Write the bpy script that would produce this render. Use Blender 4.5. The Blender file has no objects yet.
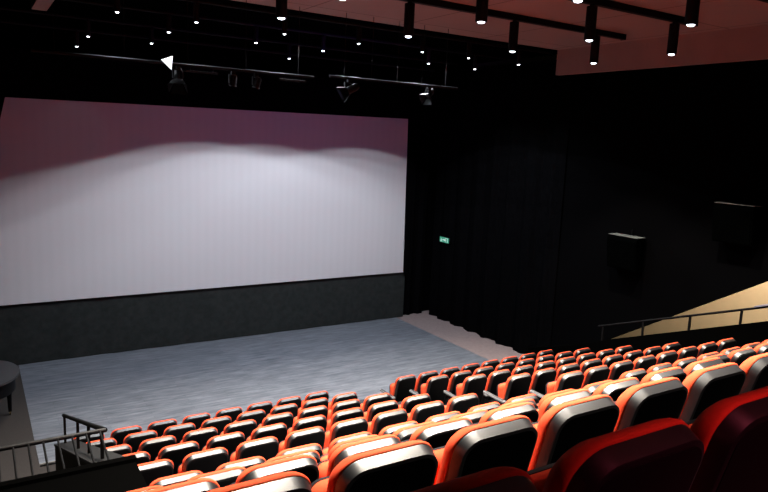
import bpy, bmesh, math, random
from mathutils import Vector, Matrix
random.seed(4)
sc = bpy.context.scene
COL = sc.collection
PI = math.pi
H0 = 5.5                     # eye height above the auditorium floor

# ------------------------------------------------------------------ materials
def mat(name, color, rough=0.6, spec=0.5, metal=0.0, emit=None, estr=0.0, coat=0.0, sheen=0.0):
    m = bpy.data.materials.new(name); m.use_nodes = True
    b = m.node_tree.nodes['Principled BSDF']
    b.inputs['Base Color'].default_value = (*color, 1)
    b.inputs['Roughness'].default_value = rough
    b.inputs['Specular IOR Level'].default_value = spec
    b.inputs['Metallic'].default_value = metal
    b.inputs['Coat Weight'].default_value = coat
    if sheen:
        b.inputs['Sheen Weight'].default_value = sheen
        b.inputs['Sheen Roughness'].default_value = 0.4
        b.inputs['Sheen Tint'].default_value = (1, .62, .32, 1)
    if emit:
        b.inputs['Emission Color'].default_value = (*emit, 1)
        b.inputs['Emission Strength'].default_value = estr
    return m

def noise_color(m, scale, c1, c2, stretch=(1, 1, 1), detail=4, bump=0.0, lo=.3, hi=.7):
    nt = m.node_tree; b = nt.nodes['Principled BSDF']
    tc = nt.nodes.new('ShaderNodeTexCoord'); mp = nt.nodes.new('ShaderNodeMapping')
    mp.inputs['Scale'].default_value = stretch
    nz = nt.nodes.new('ShaderNodeTexNoise'); nz.inputs['Scale'].default_value = scale; nz.inputs['Detail'].default_value = detail
    cr = nt.nodes.new('ShaderNodeValToRGB')
    cr.color_ramp.elements[0].position = lo; cr.color_ramp.elements[0].color = (*c1, 1)
    cr.color_ramp.elements[1].position = hi; cr.color_ramp.elements[1].color = (*c2, 1)
    L = nt.links.new
    L(tc.outputs['Object'], mp.inputs['Vector']); L(mp.outputs['Vector'], nz.inputs['Vector'])
    L(nz.outputs['Fac'], cr.inputs['Fac']); L(cr.outputs['Color'], b.inputs['Base Color'])
    if bump:
        bp = nt.nodes.new('ShaderNodeBump'); bp.inputs['Strength'].default_value = bump; bp.inputs['Distance'].default_value = .01
        L(nz.outputs['Fac'], bp.inputs['Height']); L(bp.outputs['Normal'], b.inputs['Normal'])
    return m

M = {}
M['red'] = noise_color(mat('red_fabric', (.6, .03, .03), .9, .08), 60, (.50, .058, .024), (.58, .068, .027), bump=.05)
M['shell'] = mat('black_gloss_plastic', (.0025, .0025, .0038), .41, .75)
M['panel'] = mat('matte_black_panel', (.0016, .0016, .0022), .8, .08)
M['shell_under'] = mat('black_plastic', (.006, .006, .008), .5, .3)
M['arm'] = mat('grey_plastic', (.16, .16, .17), .45)
M['armpad'] = mat('dark_pad', (.02, .02, .022), .6)
M['post'] = mat('seat_post_black', (.008, .008, .01), .5, .3)
M['blackwall'] = mat('black_wall', (.0012, .0012, .0014), 1, 0)
M['velvet'] = noise_color(mat('black_velvet', (.003, .003, .004), 1, 0), 20, (.0008, .0008, .001), (.0022, .0022, .0026))
M['drape'] = noise_color(mat('charcoal_drape', (.02, .02, .02), .95, .1), 8, (.014, .0165, .016), (.021, .024, .0235))
M['tier'] = noise_color(mat('dark_carpet', (.01, .01, .011), .95, .1), 90, (.005, .005, .006), (.012, .012, .013))
M['blackmetal'] = mat('black_metal', (.002, .002, .0023), .6, .08)
M['railmetal'] = mat('rail_metal', (.006, .006, .007), .5, .2)
M['wallcap'] = noise_color(mat('wall_cap', (.03, .03, .03), .6, .2), 30, (.003, .003, .0032), (.006, .0059, .0058))
M['wallside'] = mat('parapet_paint', (.075, .07, .055), .9, .1)
M['parblack'] = mat('parapet_black', (.0008, .0008, .0008), 1, 0)
M['beige'] = noise_color(mat('beige_plaster', (.62, .48, .30), .9, .2), 6, (.60, .47, .30), (.64, .50, .32))
M['darkfloor'] = noise_color(mat('brown_floor', (.05, .04, .036), .7, .3), 30, (.020, .0165, .015), (.028, .023, .021), stretch=(3, .6, 1))
M['tan'] = noise_color(mat('rose_floor', (.2, .15, .15), .8, .3), 14, (.155, .118, .116), (.195, .15, .147))
M['edge'] = mat('pale_nosing', (.16, .16, .16), .6)
M['lamp'] = mat('lamp_black', (.002, .002, .003), .7, .15)
M['lens'] = mat('lens_glow', (1, 1, 1), .4, emit=(.80, .88, 1), estr=9)
M['board'] = mat('blue_grey_board', (.20, .21, .28), .5)
M['piano'] = mat('piano_black', (.0015, .0015, .002), .5, .08)
M['pianolid'] = mat('piano_lid', (.02, .02, .023), .5, .5)
M['brass'] = mat('brass', (.06, .045, .02), .5, metal=1)
M['white'] = mat('white_keys', (.7, .7, .66), .4)
M['pipe'] = mat('grey_pipe', (.009, .009, .011), .7, .05)
M['fixture'] = mat('fixture_black', (.003, .003, .004), .6, .15)
M['flap'] = mat('silver_flap', (.75, .74, .76), .5)
M['white_flap'] = mat('glowing_flap', (.85, .85, .87), .5, emit=(.95, .95, 1), estr=.85)  # emission stands in for light caught by the white flap
M['speaker'] = mat('speaker_black', (.0004, .0005, .0005), .95, 0)
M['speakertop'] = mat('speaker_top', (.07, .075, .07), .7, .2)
M['grille'] = mat('speaker_grille', (.0005, .0006, .0006), .95, 0)
M['signgreen'] = mat('sign_green', (.02, .16, .10), .4, emit=(.08, .42, .27), estr=.45)
M['signwhite'] = mat('sign_white', (.7, .8, .75), .4, emit=(.6, .9, .8), estr=.3)

# ceiling: reddish wooden panels with joints
m = mat('ceiling_wood', (.3, .1, .07), .6, .25); M['ceil'] = m
nt = m.node_tree; b = nt.nodes['Principled BSDF']; L = nt.links.new
tc = nt.nodes.new('ShaderNodeTexCoord'); br = nt.nodes.new('ShaderNodeTexBrick')
br.offset = 0; br.inputs['Scale'].default_value = 1; br.inputs['Brick Width'].default_value = 2.1; br.inputs['Row Height'].default_value = 3.6
br.inputs['Mortar Size'].default_value = .012; br.inputs['Color1'].default_value = (.34, .245, .215, 1)
br.inputs['Color2'].default_value = (.315, .225, .20, 1); br.inputs['Mortar'].default_value = (.10, .05, .042, 1)
L(tc.outputs['Object'], br.inputs['Vector']); L(br.outputs['Color'], b.inputs['Base Color'])

M['fascia'] = noise_color(mat('fascia_wood', (.3, .2, .18), .6, .2), 2, (.28, .19, .17), (.32, .215, .19))
# stage floor: blue-grey boards running left to right
m = mat('stage_boards', (.2, .2, .22), .42, .35); M['stage'] = m
nt = m.node_tree; b = nt.nodes['Principled BSDF']; L = nt.links.new
tc = nt.nodes.new('ShaderNodeTexCoord'); mp = nt.nodes.new('ShaderNodeMapping'); mp.inputs['Scale'].default_value = (.95, 6.5, 1)
nz = nt.nodes.new('ShaderNodeTexNoise'); nz.inputs['Scale'].default_value = 1.9; nz.inputs['Detail'].default_value = 6; nz.inputs['Roughness'].default_value = .7
cr = nt.nodes.new('ShaderNodeValToRGB')
cr.color_ramp.elements[0].position = .3; cr.color_ramp.elements[0].color = (.052, .060, .074, 1)
cr.color_ramp.elements[1].position = .74; cr.color_ramp.elements[1].color = (.20, .212, .242, 1)
br = nt.nodes.new('ShaderNodeTexBrick'); br.inputs['Scale'].default_value = 1; br.inputs['Brick Width'].default_value = 1.6
br.inputs['Row Height'].default_value = .11; br.inputs['Mortar Size'].default_value = .004
br.inputs['Color1'].default_value = (1, 1, 1, 1); br.inputs['Color2'].default_value = (.80, .80, .82, 1); br.inputs['Mortar'].default_value = (.6, .6, .6, 1)
mx = nt.nodes.new('ShaderNodeMix'); mx.data_type = 'RGBA'; mx.blend_type = 'MULTIPLY'; mx.inputs['Factor'].default_value = 1
L(tc.outputs['Object'], mp.inputs['Vector']); L(mp.outputs['Vector'], nz.inputs['Vector']); L(nz.outputs['Fac'], cr.inputs['Fac'])
L(tc.outputs['Object'], br.inputs['Vector'])
L(cr.outputs['Color'], mx.inputs['A']); L(br.outputs['Color'], mx.inputs['B']); L(mx.outputs['Result'], b.inputs['Base Color'])

# projection screen: white perforated vinyl in vertical strips
m = mat('screen_vinyl', (.8, .78, .8), .9, .1); M['screen'] = m
nt = m.node_tree; b = nt.nodes['Principled BSDF']; L = nt.links.new
tc = nt.nodes.new('ShaderNodeTexCoord'); wv = nt.nodes.new('ShaderNodeTexWave'); wv.bands_direction = 'X'
wv.inputs['Scale'].default_value = 1.4; wv.inputs['Distortion'].default_value = .4
cr = nt.nodes.new('ShaderNodeValToRGB'); cr.color_ramp.elements[0].color = (.445, .44, .46, 1); cr.color_ramp.elements[1].color = (.455, .45, .47, 1)
L(tc.outputs['Object'], wv.inputs['Vector']); L(wv.outputs['Fac'], cr.inputs['Fac']); L(cr.outputs['Color'], b.inputs['Base Color'])

# ------------------------------------------------------------------ mesh helpers
def box(bm, x0, x1, y0, y1, z0, z1, bev=0.0):
    vs = [bm.verts.new(p) for p in ((x0, y0, z0), (x1, y0, z0), (x1, y1, z0), (x0, y1, z0), (x0, y0, z1), (x1, y0, z1), (x1, y1, z1), (x0, y1, z1))]
    fs = [bm.faces.new([vs[i] for i in f]) for f in ((3, 2, 1, 0), (4, 5, 6, 7), (0, 1, 5, 4), (1, 2, 6, 5), (2, 3, 7, 6), (3, 0, 4, 7))]
    if bev:
        es = set(e for f in fs for e in f.edges)
        bmesh.ops.bevel(bm, geom=list(es), offset=bev, segments=2, affect='EDGES', profile=.5)

def tube(bm, p0, p1, r0, r1=None, n=12, caps=True):
    if r1 is None: r1 = r0
    p0 = Vector(p0); p1 = Vector(p1); d = (p1 - p0).normalized()
    a = Vector((0, 0, 1)) if abs(d.z) < .9 else Vector((1, 0, 0))
    u = d.cross(a).normalized(); v = d.cross(u)
    A = [bm.verts.new(p0 + (u * math.cos(2*PI*k/n) + v * math.sin(2*PI*k/n)) * r0) for k in range(n)]
    B = [bm.verts.new(p1 + (u * math.cos(2*PI*k/n) + v * math.sin(2*PI*k/n)) * r1) for k in range(n)]
    for k in range(n):
        bm.faces.new((A[k], A[(k+1) % n], B[(k+1) % n], B[k]))
    if caps:
        bm.faces.new(A[::-1]); bm.faces.new(B)

def lathe(bm, prof, n=24, c=(0, 0, 0)):
    rings = []
    for r, z in prof:
        if r < 1e-6: rings.append([bm.verts.new((c[0], c[1], c[2] + z))])
        else: rings.append([bm.verts.new((c[0] + r*math.cos(2*PI*k/n), c[1] + r*math.sin(2*PI*k/n), c[2] + z)) for k in range(n)])
    for a, b in zip(rings[:-1], rings[1:]):
        for k in range(n):
            q = [a[k % len(a)], a[(k+1) % len(a)], b[(k+1) % len(b)], b[k % len(b)]]
            q = list(dict.fromkeys(q))
            if len(q) > 2: bm.faces.new(q)

def prism(bm, pts, axis, a, b):
    """closed outline pts (2D) extruded along axis from a to b; axis x: pts=(y,z), y: pts=(x,z), z: pts=(x,y)"""
    def P(p, t): return {'x': (t, p[0], p[1]), 'y': (p[0], t, p[1]), 'z': (p[0], p[1], t)}[axis]
    A = [bm.verts.new(P(p, a)) for p in pts]; B = [bm.verts.new(P(p, b)) for p in pts]
    n = len(pts)
    bm.faces.new(A[::-1]); bm.faces.new(B)
    for k in range(n): bm.faces.new((A[k], A[(k+1) % n], B[(k+1) % n], B[k]))

def rrect(w, v0, v1, rt, rb, d=0.0, n=7):
    """rounded outline centred on x, between v0 (bottom) and v1 (top), grown by d"""
    hw = w/2 + d; lo = v0 - d; hi = v1 + d; rt = max(rt + d, .004); rb = max(rb + d, .004)
    out = []
    for cx, cy, r, a0 in ((hw-rt, hi-rt, rt, 0), (-hw+rt, hi-rt, rt, 90), (-hw+rb, lo+rb, rb, 180), (hw-rb, lo+rb, rb, 270)):
        for k in range(n+1):
            a = math.radians(a0 + 90*k/n); out.append((cx + r*math.cos(a), cy + r*math.sin(a)))
    return out

def loft(bm, layers, fn, cap0=True, cap1=True):
    """layers: list of (outline, w); fn(x, v, w) -> point"""
    R = [[bm.verts.new(fn(x, v, w)) for x, v in o] for o, w in layers]
    n = len(R[0])
    for a, b in zip(R[:-1], R[1:]):
        for k in range(n): bm.faces.new((a[k], a[(k+1) % n], b[(k+1) % n], b[k]))
    if cap0: bm.faces.new(R[0][::-1])
    if cap1: bm.faces.new(R[-1])

def obj(name, bm, material, parent=None, smooth=None, kind=None):
    bmesh.ops.recalc_face_normals(bm, faces=bm.faces)
    me = bpy.data.meshes.new(name); bm.to_mesh(me); bm.free()
    me.materials.append(material)
    if smooth is not None:
        me.polygons.foreach_set('use_smooth', [True]*len(me.polygons))
        me.set_sharp_from_angle(angle=math.radians(smooth))
    o = bpy.data.objects.new(name, me); COL.objects.link(o)
    if parent: o.parent = parent
    if kind: o['kind'] = kind
    return o

def tag(o, label, cat, group=None):
    o['label'] = label; o['category'] = cat
    if group: o['group'] = group
    return o

def thing(name, label, cat, loc=(0, 0, 0), group=None, rot=(0, 0, 0)):
    o = bpy.data.objects.new(name, None); COL.objects.link(o); o.empty_display_size = .1
    o.location = loc; o.rotation_euler = rot
    return tag(o, label, cat, group)

def B(): return bmesh.new()

def copy_tree(o, parent=None):
    c = o.copy(); COL.objects.link(c)
    if parent: c.parent = parent
    for ch in list(o.children): copy_tree(ch, c)
    return c

def boxobj(name, dims, material, parent=None, bev=0.0, kind=None):
    bm = B(); box(bm, *dims, bev=bev); return obj(name, bm, material, parent, kind=kind)

# ------------------------------------------------------------------ geometry of the hall (fitted)
ROWS = {1: (10.216, -4.600), 2: (9.178, -4.247), 3: (8.144, -3.888), 4: (7.119, -3.526), 5: (6.106, -3.154),
        6: (5.092, -2.792), 7: (4.058, -2.271), 8: (3.013, -1.711), 9: (1.978, -1.183), 10: (.906, -.662)}
PITCH = .55; GAP = 1.952; SEAT_H = .90
LX0 = -8*PITCH - .5
ZF = {k: v[1] + H0 - SEAT_H for k, v in ROWS.items()}      # tread height of each row

# ---- floors
def S(name, dims, mt): return boxobj(name, dims, mt, kind='structure')
bm = B(); box(bm, -4.45, 5.85, 11.36, 16.9, -.2, .05); obj('stage_floor', bm, M['stage'], kind='structure')
S('trim_1', (-4.45, -4.2, 11.335, 11.36, .03, .052), M['edge'])
S('floor_side_left', (-8.0, -4.45, 5.0, 16.9, -.2, .045), M['darkfloor'])
S('floor_side_right', (5.85, 8.6, 11.36, 16.9, -.2, .048), M['tan'])
S('floor', (-4.45, 6.3, 10.72, 11.335, -.2, .0), M['darkfloor'])
# seat tiers, one stepped block
bm = B()
pts = []
for k in range(1, 11):
    yf = ROWS[k][0] + .52 if k > 1 else 10.72
    pts += [(yf, max(ZF[k], .0)), ]
prof = [(10.72, -.2)]
for k in range(1, 11):
    y0 = 10.72 if k == 1 else ROWS[k][0] + .60
    prof += [(y0, max(ZF[k], 0))]
    y1 = (ROWS[k+1][0] + .60) if k < 10 else .2
    prof += [(y1, max(ZF[k], 0))]
prof += [(.2, -.2)]
prism(bm, prof[:], 'x', -4.12, 6.3)
obj('seating_tiers', bm, M['tier'], kind='structure')
# rear tiers reach further left
bm = B()
prof = [(5.3, -.2)]
for k in range(7, 11):
    y0 = 4.66 if k == 7 else ROWS[k][0] + .60
    prof += [(y0, ZF[k])]
    prof += [((ROWS[k+1][0] + .60) if k < 10 else .2, ZF[k])]
prof += [(.2, -.2)]
prof = [(4.66, -.2)] + prof[1:]
prism(bm, prof, 'x', -4.95, -4.12)
obj('seating_tiers', bm, M['tier'], kind='structure')
# half steps in the aisle
bm = B()
for k in range(2, 8):
    z = (max(ZF[k], 0) + max(ZF[k-1], 0))/2; y0 = ROWS[k][0] + .60
    box(bm, .42, 1.60, y0, y0 + .30, max(ZF[k-1], 0) - .01, z)
obj('aisle_steps', bm, M['tier'], kind='structure')

# ---- walls and ceilings
S('wall_back', (-8.0, 8.6, 16.9, 17.1, -.2, 8.2), M['blackwall'])
S('wall_rear', (-8.0, 8.6, -1.5, -1.35, -.2, 8.2), M['blackwall'])
S('wall_left', (-8.2, -8.0, -1.5, 17.1, -.2, 8.2), M['blackwall'])
S('ceiling', (-8.2, 8.8, -1.5, 17.1, 8.0, 8.2), M['blackwall'])
ZC = 2.217 + H0
S('ceiling_panel', (-4.1, 6.5, -1.5, 11.347, ZC, ZC + .2), M['ceil'])
S('trim_2', (6.5, 6.62, -1.5, 11.33, 1.65 + H0, 8.0), M['fascia'])
S('trim_3', (-4.3, -4.1, -1.5, 11.33, 1.66 + H0, 8.0), M['fascia'])
# right wall: black, its lower edge climbs with the stair beyond it
bm = B()
prism(bm, [(11.4, .0), (9.95, .97), (9.655, 1.15), (6.247, 3.262), (-.5, 7.44), (-1.5, 8.0), (11.4, 8.0)], 'x', 7.1, 7.25)
obj('wall_right', bm, M['blackwall'], kind='structure')
S('wall_stair', (8.6, 8.75, -1.5, 17.1, -.2, 8.2), M['beige'])
S('wall_stair_end', (7.25, 8.6, 11.25, 11.4, -.2, 8.0), M['blackwall'])
bm = B(); prism(bm, [(11.3, -.1), (11.3, .1), (2.0, 4.3), (2.0, 4.1)], 'x', 6.48, 8.6); obj('stair_ramp', bm, M['tier'], kind='structure')
# right parapet beside the seats, raking with the rows
bm = B(); prism(bm, [(11.3, -.2), (11.3, .58), (10.056, 4.494*-1 + H0), (9.026, -4.067 + H0), (5.746, -2.794 + H0), (2.0, -1.34 + H0), (2.0, -.2)], 'x', 6.3, 6.48)
obj('parapet_right', bm, M['parblack'], kind='structure')
# left parapet over the side passage: near cross wall and the raking wall beside the seats
bm = B(); box(bm, -8.0, -4.95, 5.05, 5.3, -.2, 2.838); box(bm, -4.951, -4.149, 4.67, 5.3, -.2, 2.838)
obj('parapet_left', bm, M['parblack'], kind='structure')
def zcap(y): return -2.705 - .385*(y - 5.3) + H0
bm = B(); prism(bm, [(5.301, -.2), (5.301, zcap(5.3)), (9.16, zcap(9.16)), (9.16, -.2)], 'x', -4.40, -4.15)
obj('parapet_stair', bm, M['wallside'], kind='structure')
bm = B(); prism(bm, [(5.302, zcap(5.3) + .001), (9.17, zcap(9.17) + .001), (9.17, zcap(9.17) + .03), (5.302, zcap(5.3) + .03)], 'x', -4.41, -4.14)
obj('trim_4', bm, M['wallcap'], kind='structure')
S('trim_5', (-8.0, -4.14, 5.24, 5.31, 2.838, 2.868), M['parblack'])

# ------------------------------------------------------------------ curtains
def wavy(name, path, z0, z1, amp, wl, material, th=.02, hem=0.0, seed=0, parent=None):
    """a folded cloth hanging along a straight path [(x,y),(x,y)]"""
    rnd = random.Random(seed); bm = B()
    p0 = Vector((*path[0], 0)); p1 = Vector((*path[1], 0)); d = p1 - p0; ln = d.length; d.normalize(); nrm = Vector((-d.y, d.x, 0))
    n = max(8, int(ln/wl*10)); nz = 10
    ph = [rnd.uniform(-.5, .5) for _ in range(n+1)]
    F, K = [], []
    for i in range(n+1):
        t = ln*i/n; rowF = []; rowK = []
        for j in range(nz+1):
            s = j/nz; z = z0 + (z1 - z0)*s
            a = amp*(1 - .45*s)
            off = a*math.sin(2*PI*t/wl + .8*math.sin(t*.9 + seed)) + .4*a*math.sin(2*PI*t/(wl*.43) + 1.3)
            zz = z + (hem*math.sin(t*2.1 + seed) if j == 0 else 0)
            q = p0 + d*t + nrm*off
            rowF.append(bm.verts.new((q.x, q.y, zz))); q2 = q + nrm*th; rowK.append(bm.verts.new((q2.x, q2.y, zz)))
        F.append(rowF); K.append(rowK)
    for i in range(n):
        for j in range(nz):
            bm.faces.new((F[i][j], F[i+1][j], F[i+1][j+1], F[i][j+1])); bm.faces.new((K[i][j+1], K[i+1][j+1], K[i+1][j], K[i][j]))
        bm.faces.new((F[i][0], K[i][0], K[i+1][0], F[i+1][0])); bm.faces.new((F[i][nz], F[i+1][nz], K[i+1][nz], K[i][nz]))
    for i in (0, n):
        for j in range(nz): bm.faces.new((F[i][j], F[i][j+1], K[i][j+1], K[i][j]))
    return obj(name, bm, material, parent, smooth=50)

tag(wavy('stage_drape', ((-7.6, 16.56), (6.1, 16.56)), .055, -4.0 + H0, .012, 1.15, M['drape'], seed=2),
    'charcoal cloth skirt hanging under the big projection screen down to the stage', 'drape')
tag(wavy('black_curtain', ((7.04, 16.45), (7.04, 11.30)), .05, 7.6, .07, .72, M['velvet'], seed=5),
    'long black curtain along the right stage side, wavy hem on the rose floor', 'curtain')
tag(wavy('black_curtain', ((6.12, 16.7), (6.95, 16.7)), .055, 7.6, .05, .4, M['velvet'], seed=8),
    'narrow black curtain leg standing just right of the big screen', 'curtain')

# ------------------------------------------------------------------ projection screen
t = thing('projection_screen', 'huge white cinema screen on the stage back wall, lit in scallops from above', 'screen', (.55, 16.49, H0 - 4.005))
bm = B()
zt_l, zt_r = 4.551, 4.632
prism(bm, [(-5.6, 0), (5.43, 0), (5.345, zt_r), (-5.6, zt_l - .01)], 'y', 0, .02)
obj('screen_sheet', bm, M['screen'], t)
for z in (.3, 4.2): boxobj('support_beam', (-5.0, 5.2, .02, .405, z, z + .08), M['fixture'], t)
bm = B()
prism(bm, [(-6.2, -.05), (-5.42, -.05), (-5.36, 2.0), (-5.30, 3.4), (-5.02, zt_l), (-5.02, 4.9), (-6.2, 4.9)], 'y', -.05, -.012)
obj('side_masking', bm, M['velvet'], t)
bm = B(); prism(bm, [(-6.2, zt_l + .005), (5.36, zt_r + .005), (5.36, 5.6), (-6.2, 5.6)], 'y', -.04, .03); obj('top_masking', bm, M['velvet'], t)
bm = B(); prism(bm, [(5.43, -.05), (5.55, -.05), (5.55, 5.0), (5.345, 5.0), (5.345, zt_r)], 'y', -.04, .03); obj('side_masking', bm, M['velvet'], t)

# ------------------------------------------------------------------ theatre seats
TH = math.radians(14); ST, CT = math.sin(TH), math.cos(TH)
def bk(x, v, w):           # back plane: v up along the reclined back, w forward
    return (x, -v*ST + w*CT, SEAT_H + v*CT + w*ST)
W = .452; V0, V1 = -.56, 0.0
def back_shell():
    # the broad chamfered rim catches the ceiling lamps
    bm = B(); o = lambda d: rrect(W, V0, V1, .10, .05, d)
    loft(bm, [(o(-.026), -.053), (o(-.017), -.0525), (o(-.012), -.049), (o(-.0025), -.004), (o(-.002), .0)], bk)
    return bm
def back_panel():
    bm = B(); o = lambda d: rrect(W, V0, V1, .10, .05, d)
    loft(bm, [(o(-.028), -.0525), (o(-.028), -.055), (o(-.032), -.0565)], bk)
    return bm
def back_cushion():
    bm = B(); o = lambda d, w: rrect(W, V0, V1 - .50*max(w - .010, 0), .10, .05, d)
    loft(bm, [(o(a, w), w) for a, w in ((-.001, .001), (.003, .005), (.0055, .014), (.005, .034), (-.003, .056), (-.020, .070), (-.06, .078))], bk)
    return bm
FT = math.radians(8)
def sp(x, v, w):           # tipped-up seat pan: v up, w forward
    return (x, .225 + v*math.sin(FT) + w*math.cos(FT), .36 + v*math.cos(FT) - w*math.sin(FT))
def pan_cushion():
    bm = B(); o = lambda d: rrect(.44, 0, .33, .07, .03, d)
    loft(bm, [(o(-.05), -.062), (o(-.02), -.055), (o(-.004), -.04), (o(.0), -.02), (o(0), 0)], sp); return bm
def pan_shell():
    bm = B(); o = lambda d: rrect(.44, 0, .33, .07, .03, d)
    loft(bm, [(o(.002), .001), (o(.002), .02), (o(-.01), .04), (o(-.03), .048)], sp); return bm
def stad(x0, y0, y1, r, n=8):
    out = [(x0 + r*math.cos(math.radians(a)), y1 - r + r*math.sin(math.radians(a))) for a in [180*k/n for k in range(n+1)]]
    out += [(x0 - r, y0), (x0 + r, y0)]
    return out
AX = -PITCH/2
def arm_set(root, ax):
    bm = B(); prism(bm, stad(ax, .02, .52, .032), 'z', .478, .508)
    bmesh.ops.bevel(bm, geom=[e for e in bm.edges if abs(e.verts[0].co.z - e.verts[1].co.z) < 1e-6 and e.verts[0].co.z > .5], offset=.006, segments=2, affect='EDGES')
    a = obj('armrest', bm, M['arm'], root, smooth=40)
    bm = B(); prism(bm, stad(ax, .06, .502, .020), 'z', .5075, .511); obj('arm_pad', bm, M['armpad'], a)
    bm = B()
    prism(bm, [(.08, 0.012), (.30, .012), (.24, .12), (.22, .478), (.08, .478), (.11, .12)], 'x', ax - .018, ax + .018)
    obj('standard', bm, M['post'], root)
    bm = B(); box(bm, ax - .032, ax + .032, .04, .36, 0, .014, bev=.004); obj('foot_plate', bm, M['post'], root)
def make_seat(both):
    r = thing('theatre_seat', 'x', 'seat')
    b_ = obj('backrest', back_shell(), M['shell'], r, smooth=32)
    obj('back_panel', back_panel(), M['panel'], b_, smooth=32)
    obj('back_cushion', back_cushion(), M['red'], r, smooth=60)
    s = obj('seat_cushion', pan_cushion(), M['red'], r, smooth=60)
    obj('seat_pan', pan_shell(), M['shell_under'], s, smooth=45)
    arm_set(r, AX)
    if both: arm_set(r, -AX)
    bm = B()                                                    # bracket joining back and standards under the shell
    box(bm, AX + .018, .222, .16, .20, .40, .43, bev=.004); obj('cross_bar', bm, M['post'], r)
    return r
proto = {False: make_seat(False), True: make_seat(True)}
used = {False: False, True: False}
ORD = ['', 'first', 'second', 'third', 'fourth', 'fifth', 'sixth', 'seventh', 'eighth', 'ninth', 'tenth']
def place(row, x, label, group, both):
    if used[both]: o = copy_tree(proto[both])
    else: o = proto[both]; used[both] = True
    y, z = ROWS[row]
    o.location = (x, y, max(z + H0 - SEAT_H, 0)); o['label'] = label; o['group'] = group
RN = {1: 'front row', 10: 'nearest tenth row'}
for k in range(2, 10): RN[k] = ORD[k] + ' row'
LEFT = {1: (-7, 0), 2: (-7, 0), 3: (-7, 0), 4: (-7, 0), 5: (-7, 0), 6: (-7, 0), 7: (-8, 0), 8: (-8, 0), 9: (-8, -2), 10: (-8, -6)}
RIGHT = {1: 7, 2: 7, 3: 7, 4: 7, 5: 7, 6: 6, 7: 2}
for k, (a, b_) in LEFT.items():
    for c in range(a, b_ + 1):
        n = 1 - c
        if n == 1: w = 'aisle-end red and black seat in the %s of the left block'
        elif c == -7 and k <= 6: w = 'red and black seat at the parapet end of the %s, left block'
        else: w = ORD[n] + ' red and black seat left of the aisle in the %s, left block'
        place(k, c*PITCH, w % RN[k], 'left block, ' + RN[k], c == 0)
for k, n in RIGHT.items():
    for c in range(0, n + 1):
        if c == 0: w = 'aisle-end red and black seat in the %s of the right block, armrest showing' if k < 6 else 'aisle-end red and black seat in the %s of the right block'
        elif c == 7: w = 'red and black seat at the right parapet end of the %s, right block'
        else: w = ORD[c+1] + ' red and black seat right of the aisle in the %s, right block'
        place(k, GAP + c*PITCH, w % RN[k], 'right block, ' + RN[k], c == 7)

# ------------------------------------------------------------------ hanging lamps
def spot(parent, loc, power, angle, blend, color, rot=(0, 0, 0), size=.05):
    l = bpy.data.lights.new('spot', 'SPOT'); l.energy = power; l.spot_size = math.radians(angle); l.spot_blend = blend
    l.color = color; l.shadow_soft_size = size
    o = bpy.data.objects.new('lamp_light', l); COL.objects.link(o); o.location = loc; o.rotation_euler = rot
    if parent: o.parent = parent
    return o
def make_lamp(r, ln, name, power, angle, blend, color):
    t = thing(name, 'x', 'lamp')
    bm = B(); lathe(bm, [(0, ln), (r, ln), (r, .012), (r - .008, 0), (r - .02, 0), (r - .02, .012), (0, .012)], 28); obj('lamp_body', bm, M['lamp'], t, smooth=40)
    bm = B(); lathe(bm, [(r*.62, .0125), (r*.60, -.002), (r*.4, -.014), (0, -.018)], 24); obj('lamp_lens', bm, M['lens'], t, smooth=60)
    bm = B(); lathe(bm, [(0, ln + .0295), (r*.45, ln + .0295), (r*.45, ln), (0, ln)], 16); obj('mount', bm, M['lamp'], t, smooth=40)
    spot(t, (0, 0, -.035), power, angle, blend, color)
    return t
HALL = dict(power=1250, angle=84, blend=.35, color=(1, .90, .77))
hall = make_lamp(.08, .49, 'pendant_lamp', **HALL)
hall_used = False
ZL = 1.6 + H0
grid_y = [(8.9, 'far'), (7.13, 'middle'), (5.37, 'near')]
grid = {8.9: [(-1.40, 'leftmost'), (.73, 'second from left'), (2.91, 'third from left'), (4.98, 'rightmost')],
        7.13: [(-1.39, 'leftmost'), (.71, 'second from left'), (2.82, 'third from left'), (4.82, 'rightmost')],
        5.37: [(.61, 'left'), (2.68, 'right')]}
rear_fill = make_lamp(.08, .49, 'pendant_lamp', 1550, 77, .35, (1, .90, .77)); rear_fill_used = False  # unseen row, extra lamps added to brighten the near seat tops
rose_fill = make_lamp(.08, .49, 'pendant_lamp', 850, 88, .4, (1, .12, .20)); rose_fill_used = False  # unseen rose fill behind the camera, added to redden the nearest row
def lamp_at(x, y, label, group):
    global hall_used, rear_fill_used, rose_fill_used
    if y < 2: o = copy_tree(rose_fill) if rose_fill_used else rose_fill; rose_fill_used = True
    elif y < 4: o = copy_tree(rear_fill) if rear_fill_used else rear_fill; rear_fill_used = True
    else: o = copy_tree(hall) if hall_used else hall; hall_used = True
    o.location = (x, y, ZL); o['label'] = label; o['group'] = group
for y, nm in grid_y:
    for x, pos in grid[y]:
        lamp_at(x, y, 'black cylinder pendant lamp, %s on the %s ceiling track' % (pos, nm), 'pendant lamps over the seats')
for y, xs in ((5.37, (-1.42, 4.7)), (3.0, (-2.4, -1.42, -.4, .6, 2.65, 4.7)), (8.9, (-3.45,)), (7.13, (-3.45,)), (5.37, (-3.45,)), (3.0, (-3.45,)), (-1.0, (-3.45, -1.42, .6))):
    for x in xs: lamp_at(x, y, 'unseen black cylinder pendant lamp added above the rear seats out of frame', 'unseen pendant lamps out of frame')
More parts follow.
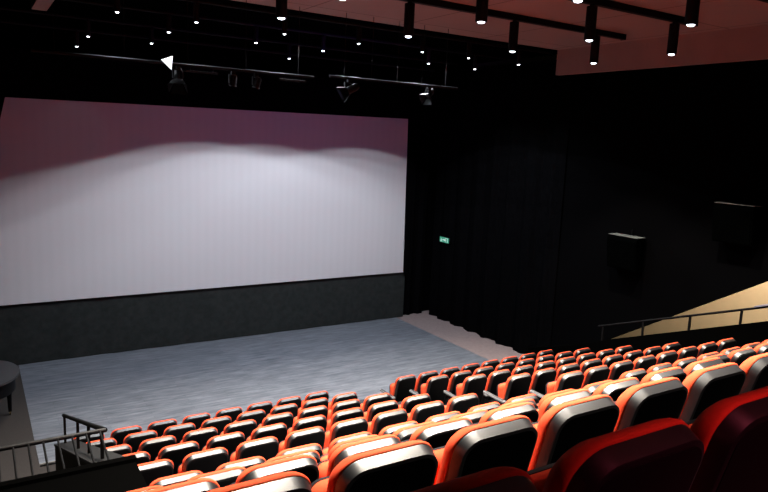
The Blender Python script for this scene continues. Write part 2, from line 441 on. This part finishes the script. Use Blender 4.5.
for (y, x1), nm in zip(((8.9, 5.75), (7.13, 5.35), (5.37, 6.3), (3.0, 6.3), (-1.0, 6.3)), ('far', 'middle', 'near', 'fourth', 'rearmost')):  # fourth and rearmost tracks are unseen and carry the added fill lamps
    tk = thing('lighting_track', 'black ceiling track carrying the %s row of pendant lamps' % nm, 'track', (0, y, 0))
    boxobj('rail_body', (-4.05, x1, -.05, .05, 2.12 + H0, ZC), M['lamp'], tk)
    boxobj('end_cap', (x1, x1 + .02, -.056, .056, 2.112 + H0, ZC), M['lamp'], tk)

STCOL = (.86, .93, 1)
protos = {'front': make_lamp(.048, .30, 'stage_downlight', 430, 133, .04, STCOL),
          'middle': make_lamp(.048, .30, 'stage_downlight', 330, 121, .06, STCOL),
          'soft': make_lamp(.048, .30, 'stage_downlight', 250, 112, .7, STCOL),
          'rear': make_lamp(.048, .30, 'stage_downlight', 3, 60, .3, STCOL)}
stage_used = {}
ST_ROWS = [('front', 11.46, 1.8, [-3.09, -1.84, -.25, 1.29, 2.79, 4.0, 5.45]),
           ('middle', 13.0, 1.8, [-1.91, -.20, 1.30, 4.05, 5.45]),
           ('rear', 14.95, 1.8, [-3.02, -1.78, 1.38])]
NM = {7: ['leftmost', 'second', 'third', 'fourth', 'fifth', 'sixth', 'rightmost'], 5: ['leftmost', 'second', 'third', 'fourth', 'rightmost'], 3: ['left', 'centre', 'right']}
def stage_lamp(kind, x, y, z, label):
    o = copy_tree(protos[kind]) if kind in stage_used else protos[kind]
    stage_used[kind] = True
    o.location = (x, y, z + H0); o['label'] = label; o['group'] = 'downlights over the stage'
    return o
for nm, y, z, xs in ST_ROWS:
    for x, pos in zip(xs, NM[len(xs)]):
        q = pos if pos in ('leftmost', 'rightmost', 'left', 'centre', 'right') else pos + ' from left'
        stage_lamp(nm if nm == 'rear' or (-1 < x < 3) or (nm == 'middle' and -1 < x < 4.2) else 'soft', x, y, z, 'small bright downlight, %s in the %s row above the stage' % (q, nm))
stage_lamp('rear', -3.1, 16.0, 1.69, 'small downlight closest to the top left corner of the screen')
# ceiling bars the stage downlights hang from
for nm, y, z in (('front', 11.46, 1.8), ('middle', 13.0, 1.8), ('rear', 14.95, 1.8), ('rearmost', 16.0, 1.69)):
    bm = B(); tube(bm, (-5, 0, 0), (6.4, 0, 0), .03); o = obj('lamp_bar', bm, M['lamp'], smooth=40); o.location = (0, y, z + H0 + .345)
    tag(o, 'black bar across the stage ceiling that carries the %s downlights' % nm, 'bar')

# ------------------------------------------------------------------ lighting pipes and stage fixtures over the stage
def pipe(y, z, x0, x1, label):
    t = thing('lighting_pipe', label, 'pipe', (0, y, z + H0))
    bm = B(); tube(bm, (x0, 0, 0), (x1, 0, 0), .022); obj('pipe_tube', bm, M['pipe'], t, smooth=40)
    for x in [x0 + .3 + i*(x1 - x0 - .6)/4 for i in range(5)]:
        bm = B(); tube(bm, (x, 0, .02), (x, 0, ZC - z - H0), .005, n=6); obj('hanger', bm, M['fixture'], t)
    return t
p1 = pipe(11.0, 1.045, -4.35, .13, 'grey lighting pipe hanging across the stage front, left half, with cable trays')
for x0, x1 in ((-2.16, -1.62), (-.52, -.02)):
    bm = B(); box(bm, x0, x1, -.018, .018, -.105, -.075, bev=.006); obj('cable_tray', bm, M['pipe'], p1)
    for x in (x0 + .08, x1 - .08):
        bm = B(); tube(bm, (x, 0, -.08), (x, 0, 0), .008, n=8); obj('clamp', bm, M['fixture'], p1)
def fixture(x, y, z, tilt, pan, label, doors=True, lens=False, s=1.0, up=.2, flap_mat='flap'):
    t = thing('stage_spotlight', label, 'stage light', (x, y, z + H0), 'stage spotlights on the pipes')
    R = Matrix.Rotation(pan, 4, 'Z') @ Matrix.Rotation(tilt, 4, 'X')
    def tr(bm): bmesh.ops.transform(bm, matrix=R, verts=bm.verts); return bm
    bm = B(); lathe(bm, [(0, .30*s), (.07*s, .29*s), (.10*s, .22*s), (.10*s, -.02*s), (.112*s, -.03*s), (.112*s, -.05*s), (.09*s, -.05*s), (.09*s, -.03*s), (0, -.03*s)], 20)
    obj('lamp_body', tr(bm), M['fixture'], t, smooth=40)
    bm = B(); lathe(bm, [(.086*s, -.034*s), (.05*s, -.042*s), (0, -.045*s)], 18); obj('lamp_lens', tr(bm), M['pianolid'] if not lens else M['flap'], t, smooth=60)
    if doors:
        for a in range(4):
            bm = B(); Q = Matrix.Rotation(a*PI/2, 4, 'Z')
            v = [bm.verts.new(Q @ Vector(p)) for p in ((-.10*s, .115*s, -.05*s), (.10*s, .115*s, -.05*s), (.17*s, .21*s, -.24*s), (-.17*s, .21*s, -.24*s))]
            f = bm.faces.new(v); bmesh.ops.solidify(bm, geom=[f], thickness=.004)
            obj('barn_door', tr(bm), M[flap_mat] if a == 0 else M['fixture'], t)
    bm = B()
    for sx in (-1, 1): box(bm, sx*.118*s - .008, sx*.118*s + .008, -.02, .02, .05*s, up)
    box(bm, -.13*s, .13*s, -.02, .02, up - .012, up + .004); obj('yoke', bm, M['fixture'], t)
    bm = B(); box(bm, -.03, .03, -.045, .045, up, up + .06, bev=.01); obj('clamp', bm, M['fixture'], t)
    return t
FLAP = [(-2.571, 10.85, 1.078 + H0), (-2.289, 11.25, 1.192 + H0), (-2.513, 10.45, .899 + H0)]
def up_for(z, zp): return zp - .0225 - .06 - z
f1 = fixture(-2.27, 11.0, .80, math.radians(30), math.radians(160), 'stage spotlight with a white triangular flap made to glow at the left of the pipe', s=.7, flap_mat='fixture', up=up_for(.80, 1.045))
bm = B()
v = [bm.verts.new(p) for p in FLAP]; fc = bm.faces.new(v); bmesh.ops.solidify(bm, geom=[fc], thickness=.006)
bmesh.ops.translate(bm, verts=bm.verts, vec=-f1.location); obj('glowing_flap', bm, M['white_flap'], f1)
fixture(-1.36, 11.0, .80, math.radians(12), math.radians(0), 'small stage spotlight with a faintly lit lens below the middle of the pipe', doors=False, lens=True, s=.55, up=up_for(.80, 1.045))
fixture(-.95, 11.0, .80, math.radians(18), math.radians(40), 'small stage spotlight just right of another below the middle of the pipe', doors=False, lens=True, s=.55, up=up_for(.80, 1.045))
f4 = fixture(.80, 10.9, .86, math.radians(60), math.radians(70), 'stage spotlight with pale flaps hanging above the top of the screen, right of centre', s=.7, up=up_for(.86, 1.085))
f5 = fixture(2.6, 10.9, .90, math.radians(50), math.radians(110), 'rightmost stage spotlight with a thin pale slanted flap', s=.6, up=up_for(.90, 1.085))
for ff in (f4, f5): spot(ff, (0, .12, -.02), 42, 140, .6, (.30, .12, 1), rot=(math.radians(80), 0, 0))  # violet spots added to tint the unlit top of the screen
pipe(10.9, 1.085, .4, 3.3, 'short lighting pipe above the right half of the screen')

# ------------------------------------------------------------------ speakers on the right wall
def speaker(yc, zt, label, d=.34, wd=.76, h=.74):
    t = thing('wall_speaker', label, 'speaker', (7.1, yc, zt - h), 'loudspeakers on the right wall')
    bm = B(); prism(bm, [(-.05, 0), (-.05, h - .012), (-d, h - .012), (-d - .03, h - .1), (-d + .06, 0)], 'y', -wd/2, wd/2); obj('cabinet', bm, M['speaker'], t)
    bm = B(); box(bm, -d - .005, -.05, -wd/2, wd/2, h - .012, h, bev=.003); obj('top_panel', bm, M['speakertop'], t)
    bm = B(); prism(bm, [(-d - .036, h - .1), (-d + .054, .03), (-d + .045, .03), (-d - .046, h - .1)], 'y', -wd/2 + .03, wd/2 - .03); obj('grille', bm, M['grille'], t)
    bm = B(); box(bm, -.06, 0, -.08, .08, h*.3, h*.75); tube(bm, (-.03, 0, h*.75), (-.03, 0, h + .12), .012, n=8); obj('wall_bracket', bm, M['blackmetal'], t)
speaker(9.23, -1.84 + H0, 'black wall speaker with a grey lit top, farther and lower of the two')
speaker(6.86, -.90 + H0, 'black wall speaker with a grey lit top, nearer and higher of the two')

# ------------------------------------------------------------------ exit sign
t = thing('exit_sign', 'small green lit emergency exit sign on the black wall right of the screen', 'sign', (6.93, 15.75, -2.93 + H0), rot=(0, 0, 0))
boxobj('sign_box', (-.0, .05, -.23, .23, -.085, .085), M['fixture'], t)
bm = B(); box(bm, -.006, 0, -.22, .22, -.078, .078); obj('sign_panel', bm, M['signgreen'], t)
bm = B()
for dims in ((-.17, -.155, -.06, .06), (-.075, -.06, -.06, .06), (-.17, -.06, .05, .062)): box(bm, -.009, -.006, dims[0], dims[1], dims[2], dims[3])
box(bm, -.009, -.006, .0, .09, -.01, .012)
for s in (1, -1): prism(bm, [(.0, .045*s), (.0, 0), (-.04, 0)], 'x', -.009, -.006) if s == 1 else prism(bm, [(.0, -.045), (-.04, 0), (.0, 0)], 'x', -.009, -.006)
obj('door_symbol', bm, M['signwhite'], t)
bm = B()
lathe(bm, [(0, .004), (.016, 0), (0, -.004)], 12, (-.008, .15, .045)); prism(bm, [(.165, .025), (.135, .025), (.125, -.02), (.155, -.02)], 'x', -.009, -.006)
prism(bm, [(.125, -.02), (.145, -.02), (.115, -.065), (.095, -.065)], 'x', -.009, -.006); prism(bm, [(.14, -.02), (.158, -.02), (.185, -.06), (.168, -.065)], 'x', -.009, -.006)
obj('running_figure', bm, M['signwhite'], t)

# ------------------------------------------------------------------ railings
def railing(name, label, loc=(0, 0, 0)): return thing(name, label, 'railing', loc)
# right raking handrail
def yz_r(y): return -3.831 + (9.27 - y)*.3681 + H0
def yz_p(y): return -4.067 + (9.026 - y)*.3881 + H0
r = railing('handrail', 'black raking handrail on posts on the right parapet, against the beige wall')
X = 6.39
bm = B(); tube(bm, (X, 9.33, yz_r(9.33)), (X, 4.9, yz_r(4.9)), .022); obj('top_rail', bm, M['blackmetal'], r, smooth=40)
for y in (9.2, 8.22, 7.22, 6.26, 5.2):
    bm = B(); box(bm, X - .018, X + .018, y - .018, y + .018, yz_p(y) - .02, yz_r(y)); obj('post', bm, M['blackmetal'], r)
bm = B(); prism(bm, [(6.02, yz_r(6.02) + .021), (4.9, yz_r(4.9) + .021), (4.9, yz_r(4.9) + .055), (6.0, yz_r(6.0) + .045)], 'x', 6.30, 6.62)
eb = obj('end_board', bm, M['board'], r); eb['label'] = 'flat blue-grey end section'
# left cross rail with slanting bars over the passage
r = railing('barred_guard', 'low guard rail of slanting bars along the black parapet, bottom left corner')
yb, zb, yt, zt = 5.30, 2.868, 5.75, -2.57 + H0
bm = B(); tube(bm, (-6.2, yt, zt), (-4.29, yt, zt), .019); obj('top_rail', bm, M['railmetal'], r, smooth=40)
for i in range(18):
    x = -4.34 - i*.108
    bm = B(); tube(bm, (x, yb, zb - .01), (x, yt, zt), .009, n=8); obj('bar', bm, M['blackmetal'], r, smooth=40)
# raking rail along the stair parapet
r = railing('stair_rail', 'short black raking rail on posts on top of the stair wall beside the left seats')
X = -4.297
def zr(y): return -2.57 - .3535*(y - 5.75) + H0
bm = B(); tube(bm, (X, 5.75, zr(5.75)), (X, 9.02, zr(9.02)), .022); obj('top_rail', bm, M['blackmetal'], r, smooth=40)
for y in (5.93, 6.75, 7.6, 8.92):
    bm = B(); box(bm, X - .014, X + .014, y - .014, y + .014, zcap(y) + .02, zr(y)); obj('post', bm, M['blackmetal'], r)

# ------------------------------------------------------------------ grand piano
t = thing('grand_piano', 'black grand piano with closed lid at the left edge of the stage', 'piano', (-4.585, 13.3, .045))
def piano_outline(d=0.0):
    pts = [(-1.95 + d*-1, -.76 - d), (-1.2, -.76 - d)]
    # straight bass side is the near side, curved tail to the right
    for k in range(25):
        a = -PI/2 + PI*k/24
        pts.append((-.52 + (.52 + d)*math.cos(a), (.74 + d)*math.sin(a)))
    pts += [(-1.2, .76 + d), (-1.95 - d, .76 + d)]
    return pts
bm = B(); prism(bm, piano_outline(-.07), 'z', .70, .96); obj('case', bm, M['piano'], t, smooth=30)
bm = B(); prism(bm, piano_outline(.0), 'z', .961, 1.0); obj('lid', bm, M['pianolid'], t, smooth=30)
for x, y in ((-.17, .36), (-1.75, -.6), (-1.75, .6)):
    bm = B(); tube(bm, (x, y, .07), (x, y, .70), .032, .055, n=10); lg = obj('leg', bm, M['piano'], t, smooth=40)
    bm = B(); tube(bm, (x - .012, y, .035), (x + .012, y, .035), .035, n=12); obj('caster', bm, M['brass'], lg, smooth=40)
boxobj('keyboard', (-2.16, -1.96, -.70, .70, .66, .74), M['white'], t, bev=.004)
bm = B(); box(bm, -1.6, -1.5, -.12, .12, .12, .16); tube(bm, (-1.55, -.1, .15), (-1.55, -.1, .70), .012, n=8); tube(bm, (-1.55, .1, .15), (-1.55, .1, .70), .012, n=8)
obj('pedal_lyre', bm, M['piano'], t)

# ------------------------------------------------------------------ remaining light
# unseen warm area light, added to brighten the beige stair wall
l = bpy.data.lights.new('stair_fill', 'AREA'); l.energy = 520; l.color = (1, .85, .66); l.shape = 'RECTANGLE'; l.size = .5; l.size_y = 3.0
o = bpy.data.objects.new('stair_fill', l); COL.objects.link(o); o.location = (7.75, 6.5, 5.6); o.rotation_euler = (0, math.radians(-25), 0)
# faint mauve ambient fill, added through the world background
w = bpy.data.worlds.new('hall_ambient'); sc.world = w; w.use_nodes = True
bg = w.node_tree.nodes['Background']; bg.inputs['Color'].default_value = (.72, .34, .62, 1); bg.inputs['Strength'].default_value = .04

# ------------------------------------------------------------------ camera
yaw, pitch, roll, f = .563270569, -.160229702, .0435342994, 658.665863
fw = Vector((math.sin(yaw)*math.cos(pitch), math.cos(yaw)*math.cos(pitch), math.sin(pitch)))
rt = Vector((math.cos(yaw), -math.sin(yaw), 0)); up = rt.cross(fw)
r2 = rt*math.cos(roll) + up*math.sin(roll); u2 = -rt*math.sin(roll) + up*math.cos(roll)
cam = bpy.data.cameras.new('camera'); cam.sensor_width = 36; cam.lens = f*36/768; cam.clip_start = .05
co = bpy.data.objects.new('camera', cam); COL.objects.link(co)
mw = Matrix((r2, u2, -fw)).transposed().to_4x4(); mw.translation = Vector((-5.17112729, 0, H0)); co.matrix_world = mw
sc.camera = co
vs = sc.view_settings; vs.view_transform = 'Standard'; vs.look = 'None'; vs.gamma = 1; vs.use_curve_mapping = False; vs.exposure = 0.0
sc.cycles.max_bounces = 8; sc.cycles.diffuse_bounces = 5; sc.cycles.sample_clamp_indirect = 8
